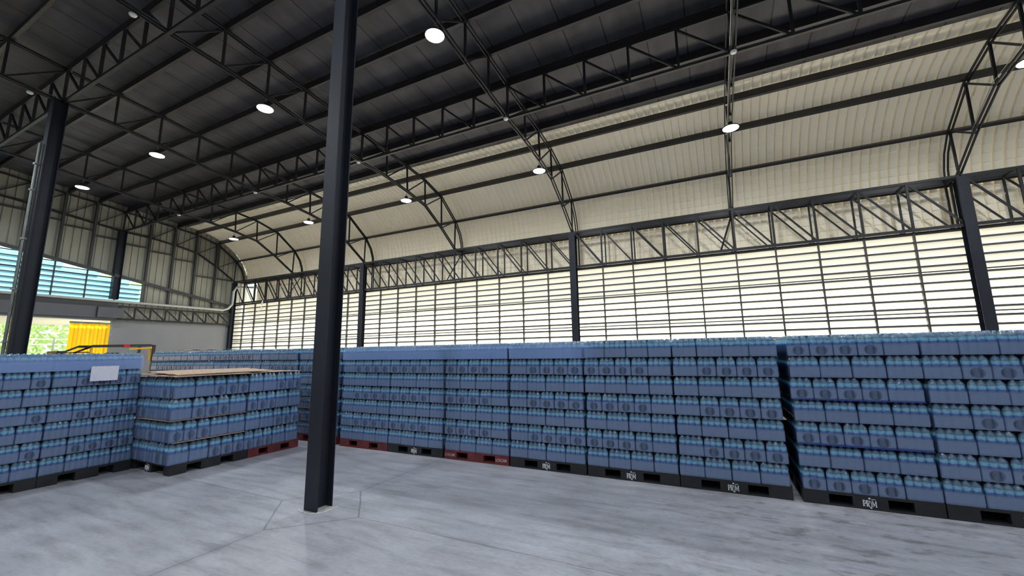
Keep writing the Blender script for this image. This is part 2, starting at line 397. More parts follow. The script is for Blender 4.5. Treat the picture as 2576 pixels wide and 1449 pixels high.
b = MB(); b.quad([(XG, -9.2, 3.9), (XG, 2.28, 3.9), (XG, 2.28, zlow(2.28)), (XG, -9.2, zlow(-9.2))]); S(b.build('wall_left.003', M_gable))
# louvre windows of the long wall, one between every pair of columns
def louvre_bay(n, x0, x1):
    w = empty('window_%d' % n, (x0, 12.55, 0)); w['kind'] = 'structure'; L = x1-x0
    bl = MB(); lp = MB(); z = 0.70
    while z < 4.1:
        bl.quad([(0, 0, z+.165), (L, 0, z+.165), (L, .13, z), (0, .13, z)])
        lp.box(0, L, -.006, .006, z+.136, z+.182); z += 0.1945
    bl.build('louvre_blades', M_blade, w); lp.build('blade_lips', M_lip, w)
    fr = MB()
    for z in (4.20, 3.25, 2.31, 1.36): fr.box(0, L, -.035, .0, z-.014, z+.014)
    k = 0
    while k*DT/5 < L+.01: x = k*DT/5; fr.box(x-.018, x+.018, -.05, .02, .55, 4.22); k += 1
    fr.build('window_frame', M_frame, w)
b = MB(); b.box(-21.5, XR, 12.56, 13.2, 4.19, 4.215); S(b.build('trim_2', M_shell))  # soffit strip added to stop daylight leaking up behind the louvres
for i, k in enumerate((-1, 1, 3, 5)):
    nwin += 1; louvre_bay(nwin, TX(k)+(0.0 if k == -1 else 0), min(TX(k+2), XR))

# ---------------------------------------------------------------- columns
def hcol(name, x, y, h, w=0.19, rot=0, label='', mt=None, z0=0):
    t = empty(name, (x, y, z0), rot); h = h-z0; b = MB(); e = w/2; th = 0.012
    b.box(-e, e, -e, -e+th, 0, h); b.box(-e, e, e-th, e, 0, h); b.box(-.006, .006, -e+th, e-th, 0, h)
    b.build('shaft', mt or M_col, t)
    tag(t, label, 'column'); return t
c = hcol('steel_column', COLX, COLY, 7.42, 0.19, 0, 'dark grey steel column standing alone in the foreground floor')
b = MB(); b.tube([(-.17, -.10, 0.002), (-.10, -.14, .003), (.06, -.15, .003), (.15, -.08, .003), (.16, .10, .003)], .008, 6); b.build('grout_edge', M_grout, c)
b = MB(); b.box(-.093, .11, -.093, .10, 0, 0.006); b.build('base_plate', M_grout, c)
c = hcol('steel_column', TX(1)+0.06, COLY, 7.42, 0.24, 0, 'dark steel column at far left carrying the upper lattice girder')
b = MB()
b.tube([(-.06, -.165, 0), (-.06, -.165, 6.3)], .028, 10); b.build('downpipe', M_galv, c)
b = MB()
for z in (1.9, 3.0, 4.1, 5.2, 5.8): b.box(-.11, -.01, -.21, -.12, z, z+.03)
b.build('pipe_clamps', M_galv, c)
for k, d in ((1, 'eave column nearest the far left end of the louvre wall'), (3, 'eave column in the middle of the louvre wall'), (5, 'thick eave column at the right of the louvre wall')):
    hcol('eave_column', TX(k), 12.44, 5.36, 0.20, 0, 'dark steel '+d)
hcol('eave_column', TX(-1)+.12, 12.44, 5.36, 0.18, 0, 'dark corner column between louvre wall and gable wall')
hcol('gable_column', -22.20, 7.75, 6.9, 0.24, 0, 'dark thick column on the gable wall between blue louvres', None, 3.97)

# ---------------------------------------------------------------- trusses
def truss(k, label):
    t = empty('roof_truss', (TX(k), 0, 0))
    bt = MB(); T = TOPN+EAVE
    for a, c in zip(T, T[1:]):
        for sx in (-.035, .035): bt.beam((sx, a[0], a[1]), (sx, c[0], c[1]), .022, .05)
    bt.build('top_chord', M_steel, t)
    bb = MB()
    for a, c in zip(BOTN, BOTN[1:]):
        for sx in (-.035, .035): bb.beam((sx, a[0], a[1]), (sx, c[0], c[1]), .022, .05)
    bb.beam((0, 12.45, 5.45), (0, 12.97, 5.45), .05, .05)
    bb.build('bottom_chord', M_steel, t)
    for i, (a, c) in enumerate(zip(TOPN, BOTN)):
        b = MB(); b.beam((0, c[0], c[1]), (0, a[0], a[1]), .042, .042); b.build('vertical_web', M_steel, t)
        if i < len(TOPN)-1:
            b = MB(); b.beam((0, c[0], c[1]), (0, TOPN[i+1][0], TOPN[i+1][1]), .034, .034); b.build('diagonal_web', M_steel, t)
    b = MB()
    for q in (-.05, .0): b.tube([(q, y, z+.055+.012*math.sin(j*2.3)) for j, (y, z) in enumerate(BOTN[:19])], .007, 5, False)
    b.build('cable', M_galv, t)
    return tag(t, label, 'roof truss')
TL = {-1: 'dark lattice roof truss lying against the gable wall', 0: 'lattice roof truss next to the gable wall, second from the far end',
      1: 'lattice roof truss meeting the far left column', 2: 'lattice roof truss midway between the two tall floor columns',
      3: 'lattice roof truss passing above the foreground column', 4: 'lattice roof truss seen edge-on, hanging straight down the picture',
      5: 'curved lattice roof truss landing on the thick right eave column', 6: 'lattice roof truss beyond the thick right eave column'}
for k in range(-1, 7): truss(k, TL[k])

def girder(name, y, z0, z1, x0, x1, label, cw=.05, flip=False, extra=None):
    t = empty(name, (x0, y, 0)); n = round((x1-x0)/(DT/5))
    b = MB(); b.beam((0, 0, z1), (x1-x0, 0, z1), cw, cw); b.build('top_chord', M_steel, t)
    b = MB(); b.beam((0, 0, z0), (x1-x0, 0, z0), cw, cw); b.build('bottom_chord', M_steel, t)
    for i in range(n+1):
        x = i*DT/5
        b = MB(); b.beam((x, 0, z0), (x, 0, z1), cw*.85, cw*.85); b.build('vertical_web', M_steel, t)
        if i < n:
            b = MB(); b.beam((x+.02, 0, z1-.02), (x+DT/5-.03, 0, z0+.02), cw*.72, cw*.72); b.build('diagonal_web', M_steel, t)
    return tag(t, label, 'girder')
girder('lattice_girder', 7.80, 6.91, 7.74, TX(-1), TX(7), 'long straight lattice girder crossing the roof trusses mid-picture', .055)
girder('lattice_girder', 3.20, 7.41, 8.22, TX(-1), TX(7), 'lattice girder at upper left carried by the floor columns', .06)
# eave box girder, front and rear faces, one per pair of column bays
for k, d in ((-1, 'far left'), (1, 'middle left'), (3, 'middle right'), (5, 'right end')):
    x1 = min(TX(k+2), TX(7))-.03; t = empty('eave_girder', (TX(k)+.015, 12.45, 0)); n = 10; pw = (x1-TX(k))/n; L = pw*n
    for y, c, z0, z1 in ((0, .056, 4.25, 5.40), (.52, .048, 4.25, 5.40)):
        fr = 'front' if y == 0 else 'rear'
        b = MB(); b.beam((0, y, z1), (L, y, z1), c, c); b.build(fr+'_top_chord', M_steel, t)
        b = MB(); b.beam((0, y, z0), (L, y, z0), c, c*1.2); b.build(fr+'_bottom_chord', M_steel, t)
        for i in range(n+1):
            x = min(max(i*pw, .03), L-.03); b = MB(); b.beam((x, y, z0), (x, y, z1), c*.8, c*.8); b.build('vertical_web', M_steel, t)
            if i < n: b = MB(); b.beam((x+.02, y, z1-.02), (i*pw+pw-.03, y, z0+.02), c*.7, c*.7); b.build('diagonal_web', M_steel, t)
    for i in range(n+1):
        x = min(max(i*pw, .03), L-.03); b = MB(); b.beam((x, .02, 5.40), (x, .50, 5.40), .04, .04); b.build('cross_tie', M_steel, t)
    b = MB(); b.beam((5*pw, .50, 5.36), (5*pw-.35, .04, 4.3), .035, .035); b.build('brace', M_steel, t)
    tag(t, 'box lattice girder between louvres and curved roof, %s bay' % d, 'girder')

# purlins: one C section on each node line
PUR = [(TOPN[i][0]-(.13 if i == 17 else .09 if i == 18 else 0), TOPN[i][1]+(.015 if i == 17 else .04 if i == 18 else 0)) for i in range(len(TOPN))]
for i, (y, z) in enumerate(PUR):
    a = PUR[max(i-1, 0)]; c = PUR[i+1] if i+1 < len(PUR) else (12.9, 5.9)
    d = Vector((0, c[0]-a[0], c[1]-a[1])).normalized(); nr = Vector((0, -d.z, d.y))
    if i == len(PUR)-1: nr = Vector((0, .82, .57))
    b = MB(); ctr = Vector((0, y, z))+nr*.125
    b.chan((XR-.05, ctr.y, ctr.z), (XL+.08, ctr.y, ctr.z), .065, .19, .006, True, nr)
    ds = ('beyond' if y > 7.8 else 'before'); q = abs(i-14)
    lab = 'dark channel purlin directly over the long mid lattice girder' if q == 0 else 'dark roof channel purlin, %s line %s the long mid lattice girder' % (ORD[q-1], ds)
    tag(b.build('roof_purlin', M_purlin), lab, 'purlin', 'purlins under the roof sheets')
b = MB(); b.chan((XR-.05, 13.08, 5.47), (XL+.08, 13.08, 5.47), .06, .20, .006, True, (0, 0, 1))
tag(b.build('eave_rail', M_purlin), 'dark horizontal eave rail behind the top of the louvre-wall girder', 'rail')

# ---------------------------------------------------------------- lamps and detectors
lamp_me = {}
def lamp(x, y, z, hang, label):
    t = empty('high_bay_lamp', (x, y, z))
    if not lamp_me:
        b = MB(); b.lathe([(.05, .14), (.055, .05), (.12, .045), (.172, .02), (.172, .0)][::-1], 28); lamp_me['h'] = b.mesh('housing', M_fork_k, False)
        b = MB(); b.lathe([(.0005, -.012), (.11, -.012), (.155, -.008), (.16, -.001)], 28); lamp_me['l'] = b.mesh('lens', M_led, True)
        b = MB(); b.tube([(0, 0, .14), (0, 0, .22)], .012, 8); b.tube([(0, 0, .2), (.02, 0, .24), (0, 0, .27)], .006, 6); lamp_me['k'] = b.mesh('hook', M_galv)
        ld = bpy.data.lights.new('led', 'AREA'); ld.shape = 'DISK'; ld.size = .31; ld.energy = LAMP_W; ld.color = (.90, .95, 1.0); lamp_me['d'] = ld
    link('housing', lamp_me['h'], t); link('lens', lamp_me['l'], t); link('hook', lamp_me['k'], t)
    link('led', lamp_me['d'], t, (0, 0, -.03))
    tag(t, label, 'lamp', 'round high bay lamps under the roof trusses'); return t
dsc = {-1: None, 0: 'truss next to the gable', 1: 'far left column truss', 2: 'truss midway between the floor columns', 3: 'truss above the foreground column', 4: 'edge-on truss', 5: 'curved right truss', 6: 'last right truss'}
for k in range(0, 7):
    x = TX(k)
    lamp(x-.02, 9.72, 6.42, 1, 'round bright high bay lamp near curved roof, under the '+dsc[k])
    lamp(x-.02, 5.05, 6.96, 1, 'round bright high bay lamp below dark roof, under the '+dsc[k])
    for yy, zz in ((0.43, 7.42), (-4.2, 7.86)):
        lamp(x-.02, yy, zz, 1, 'high bay lamp %s row from louvres, under the ' % ('third' if yy > 0 else 'fourth')+dsc[k])
def detector(x, y, z, label):
    b = MB(); b.lathe([(.02, -.05), (.045, -.045), (.058, -.02), (.05, 0)], 18, (0, 0, 0))
    o = b.build('smoke_detector', M_white, None, True, (x, y, z)); tag(o, label, 'detector', 'white detectors under the trusses')
for k in range(0, 5): detector(TX(k), 7.70, 6.87, 'small white detector below mid girder, at the '+dsc[k])
for k in (1, 2): detector(TX(k)-.03, 2.7, 7.40, 'small white detector left of upper girder, at the '+dsc[k])

# ---------------------------------------------------------------- gable wall framing
YP = [3.2+0.924*i for i in range(-2, 11)]
for i, y in enumerate(YP):
    if abs(y-7.82) < .1 or y > 12.4: continue
    zl = zlow(y)+.02 if y < 8.6 else 3.9
    b = MB(); b.box(-22.33, -22.24, y-.04, y+.04, zl, roof_z(y)-.25)
    j = sum(1 for q in YP if q < y)
    side = 'right' if y > 7.9 else 'left'; q = abs(round((y-7.82)/.924))
    tag(b.build('gable_post', M_girt), 'dark wall post on the gable sheets, %s to the %s of the thick column' % (ORD[q-1], side), 'wall post', 'posts on the gable wall')
ZG = {7.82: 6.39, 8.74: 6.27, 9.67: 6.10, 10.6: 5.46, 11.5: 5.46, 6.9: 6.52, 5.97: 6.72, 5.05: 6.88, 4.12: 7.0, 3.2: 7.1}
for i, (y, z) in enumerate(sorted(ZG.items())):
    b = MB(); b.box(-22.33, -22.27, y+.04, y+.9, z-.03, z+.03)
    q = round((y-7.82)/.924); w_ = 'right' if q >= 0 else 'left'
    tag(b.build('wall_girt', M_girt), 'short dark girt on the gable sheets, %s panel %s of the thick column' % (ORD[q if q >= 0 else -q-1], w_), 'girt', 'short girts on the gable wall')
b = MB(); b.beam((-22.20, 1.5, zlow(1.5)+.02), (-22.20, 12.3, 4.11), .06, .13)
tag(b.build('sloping_rail', M_girt), 'dark sloping rail across the gable wall above the blue louvres', 'rail')
b = MB(); b.box(-22.30, -22.22, 7.86, 12.4, 3.90, 3.94)
tag(b.build('ledger_rail', M_girt), 'dark ledger behind the white pipe on the gable wall', 'rail')
t = empty('lattice_girder', (-22.15, 7.9, 0))
b = MB(); b.beam((0, 0, 3.17), (0, 4.45, 3.17), .06, .07); b.build('bottom_chord', M_steel, t)
b = MB(); b.beam((0, 0, 3.70), (0, 4.45, 3.70), .06, .06); b.build('top_chord', M_steel, t)
for i in range(9):
    b = MB(); y = .03+i*.55; b.beam((0, y, 3.2), (0, y, 3.68), .05, .05); b.build('vertical_web', M_steel, t)
    if i < 8: b = MB(); b.beam((0, y+.02, 3.68), (0, y+.52, 3.2), .05, .045); b.build('diagonal_web', M_steel, t)
tag(t, 'small dark lattice girder over the grey plaster wall', 'girder')
b = MB(); b.box(-22.32, -21.95, -1.0, 7.20, 3.17, 3.62); b.box(-22.34, -22.0, -1.0, 7.8, 3.08, 3.17)
b.box(-22.30, -21.86, 7.22, 8.02, 3.19, 3.60)
tag(b.build('door_hood', M_fascia), 'dark grey boxed hood over the open loading doorway', 'hood')
b = MB(); b.box(-22.34, -22.1, -1.0, 7.9, 3.62, 3.86)
tag(b.build('header_beam', M_girt), 'dark header beam below the blue louvres on the gable wall', 'beam')
b = MB(); b.tube([(-22.08, 2, 3.88), (-22.08, 11.95, 3.88), (-22.05, 12.16, 3.98), (-22.0, 12.3, 4.2), (-21.98, 12.3, 4.85), (-21.85, 12.36, 5.08), (-21.3, 12.9, 5.10), (-20.9, 13.02, 5.08)], .055, 10)
tag(b.build('wall_pipe', M_pipe, None, True), 'long white pipe along the gable wall bending up at the corner', 'pipe')
# strip curtain in the doorway
def curtain(y0, N, label):
  t = empty('strip_curtain', (-22.30, y0, 0))
  b = MB()
  for i in range(N):
    y = i*.116; pts = []
    for j in range(7): yy = y+j*.155/6; pts.append((.018*math.sin(j/6*PI)+(.012 if i % 2 else 0), yy))
    for (xa, ya), (xb, yb) in zip(pts, pts[1:]): b.quad([(xa, ya, .06), (xb, yb, .06), (xb, yb, 2.93), (xa, ya, 2.93)])
  b.build('strips', M_curtain, t)
  b = MB(); b.box(-.03, .03, -.02, N*.116+.06, 2.93, 3.0); b.build('curtain_rail', M_galv, t)
  tag(t, label, 'strip curtain')
curtain(6.62, 10, 'yellow plastic strip curtain hanging in the loading doorway')
curtain(0.55, 33, 'added unseen yellow strip curtain reflected in the far packs')  # assumed curtain out of view, added to give far packs yellow streaks
b = MB(); b.box(-22.36, -22.28, 7.80, 7.86, 0, 3.1); tag(b.build('door_1', M_galv), kind='structure')

# ---------------------------------------------------------------- outside the doorway
def leaves(name, x0, x1, y0, y1, z0, z1, n, sz, label):
    b = MB(); r = random.Random(5)
    for _ in range(n):
        p = Vector((r.uniform(x0, x1), r.uniform(y0, y1), r.uniform(z0, z1)*(0.85+0.15*r.random())))
        a = Vector((r.gauss(0, 1), r.gauss(0, 1), r.gauss(0, 1))).normalized(); c = a.cross(Vector((r.gauss(0, 1), r.gauss(0, 1), r.gauss(0, 1)))).normalized()
        s = sz*r.uniform(.6, 1.4); b.quad([p-a*s, p-c*s*.45, p+a*s, p+c*s*.45])
    tag(b.build(name, M_leaf), label, 'foliage', kind='stuff')
leaves('hedge_foliage', -33.5, -30, -2, 17, 0, 7.2, 20000, .17, 'bright sunlit green foliage outside the loading doorway')
t = empty('awning', (-24.8, 2, 0))
b = MB(); b.beam((2.2, 6, 3.10), (-2.6, 6, 2.95), .05, .06); b.beam((2.2, 2.5, 3.10), (-2.6, 2.5, 2.95), .05, .06); b.build('rafter', M_white, t)
b = MB(); b.box(-2.7, 2.3, -1, 6.4, 3.12, 3.15); b.build('roof_sheet', M_shell, t)
tag(t, 'light awning roof just outside the loading doorway', 'awning')
t = empty('wire_fence', (-28.5, 4, 0)); b = MB()
for z in (.6, 1.2, 1.8, 2.25, 2.5): b.tube([(0, -6, z), (0, 10, z)], .018, 5)
b.build('wires', M_white, t); b = MB()
for y in (-5, -2, 1, 4, 7, 10): b.tube([(0, y, 0), (0, y, 2.6)], .04, 6)
b.build('fence_posts', M_galv, t); tag(t, 'pale wire fence in front of the foliage outside the doorway', 'fence')

t = empty('outside_shed', (-27, 17.2, 0))
b = MB(); b.box(-4, 1.2, 0, .3, 0, 6.2); b.build('cream_wall', M_pipe, t)
b = MB(); b.box(1.2, 2.6, 0, .3, 0, 6.9); b.build('dark_panel', M_frame, t)
b = MB(); b.box(2.3, 2.9, -.2, 0, 0, 6.6); b.build('teal_panel', mat('teal_paint', (.05, .35, .38), .5), t)
b = MB()
for i in range(4): b.beam((2.2+i*.5, -.4, 5.6), (2.7+i*.5, -.4, 7.2), .12, .12); b.beam((2.7+i*.5, -.4, 5.6), (2.2+i*.5, -.4, 7.2), .12, .12)
b.beam((2, -.4, 7.2), (4.4, -.4, 7.2), .12, .14); b.build('orange_frame', mat('orange_paint', (.8, .25, .03), .5), t)
tag(t, 'patchwork shed outside, glimpsed through the opening at the far top corner', 'shed')

# ---------------------------------------------------------------- forklift behind the left stack
t = empty('forklift', (-17.0, 6.2, 0))
b = MB(); b.box(-.5, .5, -1.0, .35, .25, .9); b.box(-.45, .45, -.3, .35, .9, 1.05); b.build('body', M_fork_y, t)
b = MB()
for sx in (-.48, .48):
    b.beam((sx, -.74, 1.92), (sx, .66, 1.96), .06, .07); b.beam((sx, .72, .9), (sx, .74, 1.97), .07, .07); b.beam((sx, -.74, 1.93), (sx, -1.12, 1.72), .05, .05); b.beam((sx, -1.1, 1.75), (sx, -1.16, .9), .05, .05)
for y in (-.6, -.35, -.1, .15, .4, .7): b.beam((-.48, y, 1.93+.02*y), (.48, y, 1.93+.02*y), .03, .05)
b.build('overhead_guard', M_fork_k, t)
b = MB(); b.beam((.45, -.76, 1.88), (.45, -.74, 1.0), .06, .05); b.beam((.43, .66, 1.86), (.43, .69, 1.45), .04, .05); b.beam((.49, -.98, 1.82), (.49, -.76, 1.89), .03, .04); b.beam((.49, .1, 1.83), (.49, .68, 1.88), .03, .05); b.build('yellow_post', M_fork_y, t)
b = MB(); b.beam((.46, -1.5, 1.72), (.46, -.8, 1.74), .03, .03); b.beam((.46, -1.5, 1.62), (.46, -.8, 1.64), .03, .03); b.box(-.3, .4, -1.45, -1.3, .1, 1.78); b.build('mast', M_fork_k, t)
b = MB(); b.lathe([(.001, 0), (.17, 0), (.19, .03), (.16, .05), (.001, .03)], 16, (0, -.1, 1.68)); b.build('steering_wheel', M_fork_k, t)
b = MB(); b.box(.42, .52, -.05, .1, 1.88, 1.98); b.box(.42, .5, .1, .2, 1.60, 1.66); b.build('red_lamp', M_red, t)
for yy in (-.8, .45):
    for sx in (-.5, .36):
        b = MB(); b.tube([(sx, yy, .25), (sx+.14, yy, .25)], .25, 18); b.build('wheel', M_fork_k, t)
tag(t, 'yellow and black forklift parked behind the left bottle stack', 'forklift')

# ---------------------------------------------------------------- bottle packs
PROFB = [(.86, 0), (.97, .015), (1, .05), (1, .22), (.96, .24), (1, .26), (1, .42), (.97, .44), (1, .46), (1, .74), (.97, .79), (.89, .845), (.74, .89), (.56, .925), (.42, .95), (.42, .99), (.36, 1.0)]
def bottle_geom(b, r, h, o=(0, 0, 0), n=12, prof=PROFB):
    b.lathe([(max(a*r, .001), z*h) for a, z in prof], n, o, [z for _, z in prof])
def bottle_mesh(name, r, h):
    b = MB(); b.a = []; b.an = 'hz'; bottle_geom(b, r, h, n=14); return b.mesh(name, M_bottle, True)
def make_film_fine(n, r, h, hole):
    b = MB(); b.a = []; b.an = 'fa'; w = 2*r*n; ns = 10*n; grid = []
    zs = [i/26*.97 for i in range(27)]
    def yprof(z):
        if z < .04: return .004*(1-z/.04)
        if z < .78: return -.003
        t = (z-.78)/.19; return -.003+t*t*.8*r
    for z in zs:
        row = []; t = max(0, (z-.78)/.19); inset = t*t*.55*r+max(0, z-.5)*.018*(h/.218)
        for s in range(-3, ns+4):
            if s < 0: x = 0; yy = r*(-s)/3*.95
            elif s > ns: x = w; yy = r*(s-ns)/3*.95
            else: x = w*s/ns; yy = 0
            ph = (x/(2*r)) % 1.0; sc = (1-math.sin(PI*ph))*(.09*r if z < .55 else (.09+.5*(z-.55))*r) if 0 <= s <= ns else .20*r
            e = min(x, w-x)
            if 0 <= s <= ns and e < .45*r: yy += (1-e/(.45*r))**2*.30*r
            xx = inset+x*(w-2*inset)/w
            row.append(len(b.v)); b.v.append((xx, yprof(z)+yy+sc, z*h))
            fa = 1.0 if z < .46 else (1-.66*min(1, (z-.46)/.10) if z < .74 else .30)
            if hole:
                q = ((x-w/2)/(w*.27))**2+((z-.26)/.22)**2
                k_ = min(1, max(0, (q-.65)/.55)); fa *= .30+.70*k_*k_*(3-2*k_)
            b.a.append(fa)
        grid.append(row)
    for A, B in zip(grid, grid[1:]):
        for j in range(len(A)-1): b.f.append((A[j], A[j+1], B[j+1], B[j]))
    return b
KINDS = {}
def pack_kind(key, n, r, h, rows, hole):
    KINDS[key] = dict(n=n, r=r, h=h, rows=rows, film=make_film_fine(n, r, h, hole).mesh('film', M_film, True), bottle=None, hole=hole)
SMR, SMH = .0330, .218
bm_s = bottle_mesh('bottle', SMR*.985, SMH); bm_l = bottle_mesh('bottle', .0405, .280)
pack_kind('l', 4, SMR, SMH, 1, False); pack_kind('s', 3, SMR, SMH, 1, True)
pack_kind('L', 3, .041, .280, 2, False); pack_kind('T', 2, .041, .280, 2, True)
for q in 'ls': KINDS[q]['bottle'] = bm_s
for q in 'LT': KINDS[q]['bottle'] = bm_l
NPK = [0]
def put_pack(key, loc, rz, label, group, sx=1.0):
    K = KINDS[key]; t = empty('bottle_pack', loc, rz+R.uniform(-.012, .012)); t.scale = (sx, 1, 1)
    f = link('shrink_film', K['film'], t)
    for j in range(K['rows']):
        for i in range(K['n']):
            o = link('bottle', K['bottle'], t, (K['r']*(2*i+1), K['r']*(2*j+1)+.002, 0)); o.rotation_euler = (0, -math.radians(2.2)*(2*i-(K['n']-1))/(K['n']-1), 0)
    tag(t, label, 'bottle pack', group); NPK[0] += 1; return t
def layer_keys(pat, wide='llll'): return wide if pat == 'A' else pat
LAYN = ['bottom', 'second', 'third', 'middle', 'fifth', 'sixth', 'top']
REST = {'bv': MB(), 'fv': MB(), 'cv': MB()}
for q, an in (('bv', 'hz'), ('fv', 'fa')): REST[q].a = []; REST[q].an = an
def merged_pack(key, loc, rz, sx=1.0):
    K = KINDS[key]; c, s_ = math.cos(rz), math.sin(rz)
    def T(p): x = p[0]*sx; return (loc[0]+x*c-p[1]*s_, loc[1]+x*s_+p[1]*c, loc[2]+p[2])
    B = REST['bv']; i0 = len(B.v)
    for i in range(K['n']): bottle_geom(B, K['r']*.985, K['h'], (K['r']*(2*i+1), K['r']+.002, 0), 10)
    for q in range(i0, len(B.v)): B.v[q] = T(B.v[q])
    F = REST['fv']; g = make_film_fine(K['n'], K['r'], K['h'], K['hole']); i0 = len(F.v)
    F.v += [T(p) for p in g.v]; F.a += g.a; F.f += [tuple(i0+k for k in f) for f in g.f]
def core(loc, rz, w, d, z0, n, pitch, r, h, sides=(1, 1), back=0.07, sx=1.0):
    """rows behind the front packs: bottle columns showing on both sides plus the mass between"""
    c, s_ = math.cos(rz), math.sin(rz)
    def T(p): return (loc[0]+p[0]*c-p[1]*s_, loc[1]+p[0]*s_+p[1]*c, p[2])
    B = REST['bv']; CV = REST['cv']
    low = [(.9, 0), (1, .05), (1, .70), (.86, .82), (.42, .91), (.40, 1.0)]
    for k in range(n):
        z = z0+k*pitch
        i0 = len(CV.v); CV.box(.05, w-.05, back+.045, d-.03, z, z+h*.80); CV.box(.09, w-.09, back+.06, d-.05, z+h*.80, z+h)
        for q in range(i0, len(CV.v)): CV.v[q] = T(CV.v[q])
        for sd in (0, 1):
            if not sides[sd]: continue
            y = back+r
            while y < d-.03:
                i0 = len(B.v); bottle_geom(B, r*.97, h, (r if sd == 0 else w-r, y, z), 8, low)
                for q in range(i0, len(B.v)): B.v[q] = T(B.v[q])
                y += 2*r
        # a second row right behind the faces of the top layer
        if k < n-1: continue
        x = r*3
        while x < w-r*2:
            i0 = len(B.v); bottle_geom(B, r*.97, h, (x, back+r, z), 8, low)
            for q in range(i0, len(B.v)): B.v[q] = T(B.v[q])
            x += 2*r

# ------------------------------- pallets
def strokes(b, segs, th, y0, y1):
    for pts, w in segs:
        for (xa, za), (xb, zb) in zip(pts, pts[1:]):
            d = Vector((xb-xa, zb-za)); L = d.length
            if L < 1e-6: continue
            d /= L; nx, nz = -d.y*w/2, d.x*w/2; xa_, za_, xb_, zb_ = xa-d.x*w*.15, za-d.y*w*.15, xb+d.x*w*.15, zb+d.y*w*.15
            q = [(xa_+nx, za_+nz), (xa_-nx, za_-nz), (xb_-nx, zb_-nz), (xb_+nx, zb_+nz)]
            i = len(b.v); b.v += [(x, y0, z) for x, z in q]+[(x, y1, z) for x, z in q]
            for f in ((0, 1, 2, 3), (7, 6, 5, 4), (0, 4, 5, 1), (1, 5, 6, 2), (2, 6, 7, 3), (3, 7, 4, 0)): b.f.append(tuple(i+k for k in f))
def arc(cx, cz, rx, rz, a0, a1, n=9): return [(cx+rx*math.cos(a0+(a1-a0)*i/n), cz+rz*math.sin(a0+(a1-a0)*i/n)) for i in range(n+1)]
def logo_mesh():
    b = MB(); H = PI/2
    seg = [([(.06, .0), (.06, .62)], .085), ([(.15, .0), (.15, .62)], .02), ([(-.01, .02), (.13, .02)], .03), (arc(.16, .43, .12, .17, H, -H), .05), ([(0, .62), (.16, .62)], .03),
           ([(.36, .0), (.36, .62)], .085), ([(.45, .0), (.45, .62)], .02), ([(.29, .02), (.47, .02)], .03), (arc(.46, .45, .12, .16, H, -H), .05), ([(.3, .62), (.46, .62)], .03),
           ([(.47, .30), (.54, .05), (.60, -.10), (.68, -.17), (.76, -.14)], .07), (arc(.58, .22, .17, .38, -1.35, 1.35, 12), .05),
           ([(.84, .0), (.84, .60)], .03), ([(.80, .01), (.90, .01)], .03), ([(.83, .62), (.99, .12)], .085), ([(.99, .12), (1.13, .62)], .03), ([(1.15, .0), (1.15, .62)], .085), ([(1.08, .01), (1.22, .01)], .03)]
    strokes(b, seg, 0, -.004, .0)
    i = len(b.v); n = 16
    b.v += [(.62+.095*math.cos(2*PI*j/n), -.004, .84+.095*math.sin(2*PI*j/n)) for j in range(n)]; b.f.append(tuple(i+j for j in range(n)))
    strokes(b, [([(.80+.055*j, .73), (.80+.055*j, .79)], .025) for j in range(7)]+[([(.80, .79), (1.13, .79)], .012)], 0, -.004, 0)
    return b.mesh('printed_logo', M_print)
LOGO = logo_mesh()
def text_mesh(s, size, m_):
    cu = bpy.data.curves.new('t', 'FONT'); cu.body = s; cu.size = size; cu.extrude = .0015; cu.offset = size*.01; cu.space_character = .95
    o = bpy.data.objects.new('t', cu); C.objects.link(o); bpy.context.view_layer.update()
    me = bpy.data.meshes.new_from_object(o.evaluated_get(bpy.context.evaluated_depsgraph_get())); C.objects.unlink(o); bpy.data.objects.remove(o)
    me.materials.clear(); me.materials.append(m_); me.name = 'stencilled_name'
    me.transform(Matrix.Rotation(PI/2, 4, 'X')); return me
LOS = text_mesh('LOSCAM', .062, M_printr)
PALH = .132
def pallet(loc, rz, w, d, color, label, logo=True, rail=True):
    t = empty('pallet', loc, rz); m_ = M_palB if color == 'black' else M_palR
    b = MB(); b.box(0, w, 0, d, PALH-.026, PALH); b.build('deck', m_, t)
    bw = w*.20
    for x0, x1 in ((.0, bw), (w/2-w*.125, w/2+w*.125), (w-bw, w)):
        for y0, y1 in ((0, .14), (d/2-.08, d/2+.08), (d-.14, d)):
            b = MB(); b.box(x0, x1, y0, y1, .02 if rail else 0, PALH-.026); b.build('block', m_, t)
    if rail:
        b = MB(); r_ = .02
        for y0, y1 in ((0, .10), (d/2-.05, d/2+.05), (d-.1, d)): b.box(0, w, y0, y1, 0, r_)
        for x0, x1 in ((0, .1), (w/2-.05, w/2+.05), (w-.1, w)): b.box(x0, x1, .1, d-.1, 0, r_)
        b.build('bottom_runner', m_, t)
    if color == 'black' and logo:
        o = link('printed_logo', LOGO, t, (w/2-.06, -.001, .030)); o.scale = (.088, 1, .088)
        o['label'] = 'white printed logo PRIM'
    if color == 'red' and logo:
        for x in (.010, w-bw+.008):
            o = link('stencilled_name', LOS, t, (x, -.002, .045)); o.scale = (.74, 1, .9)
    tag(t, label, 'pallet'); return t

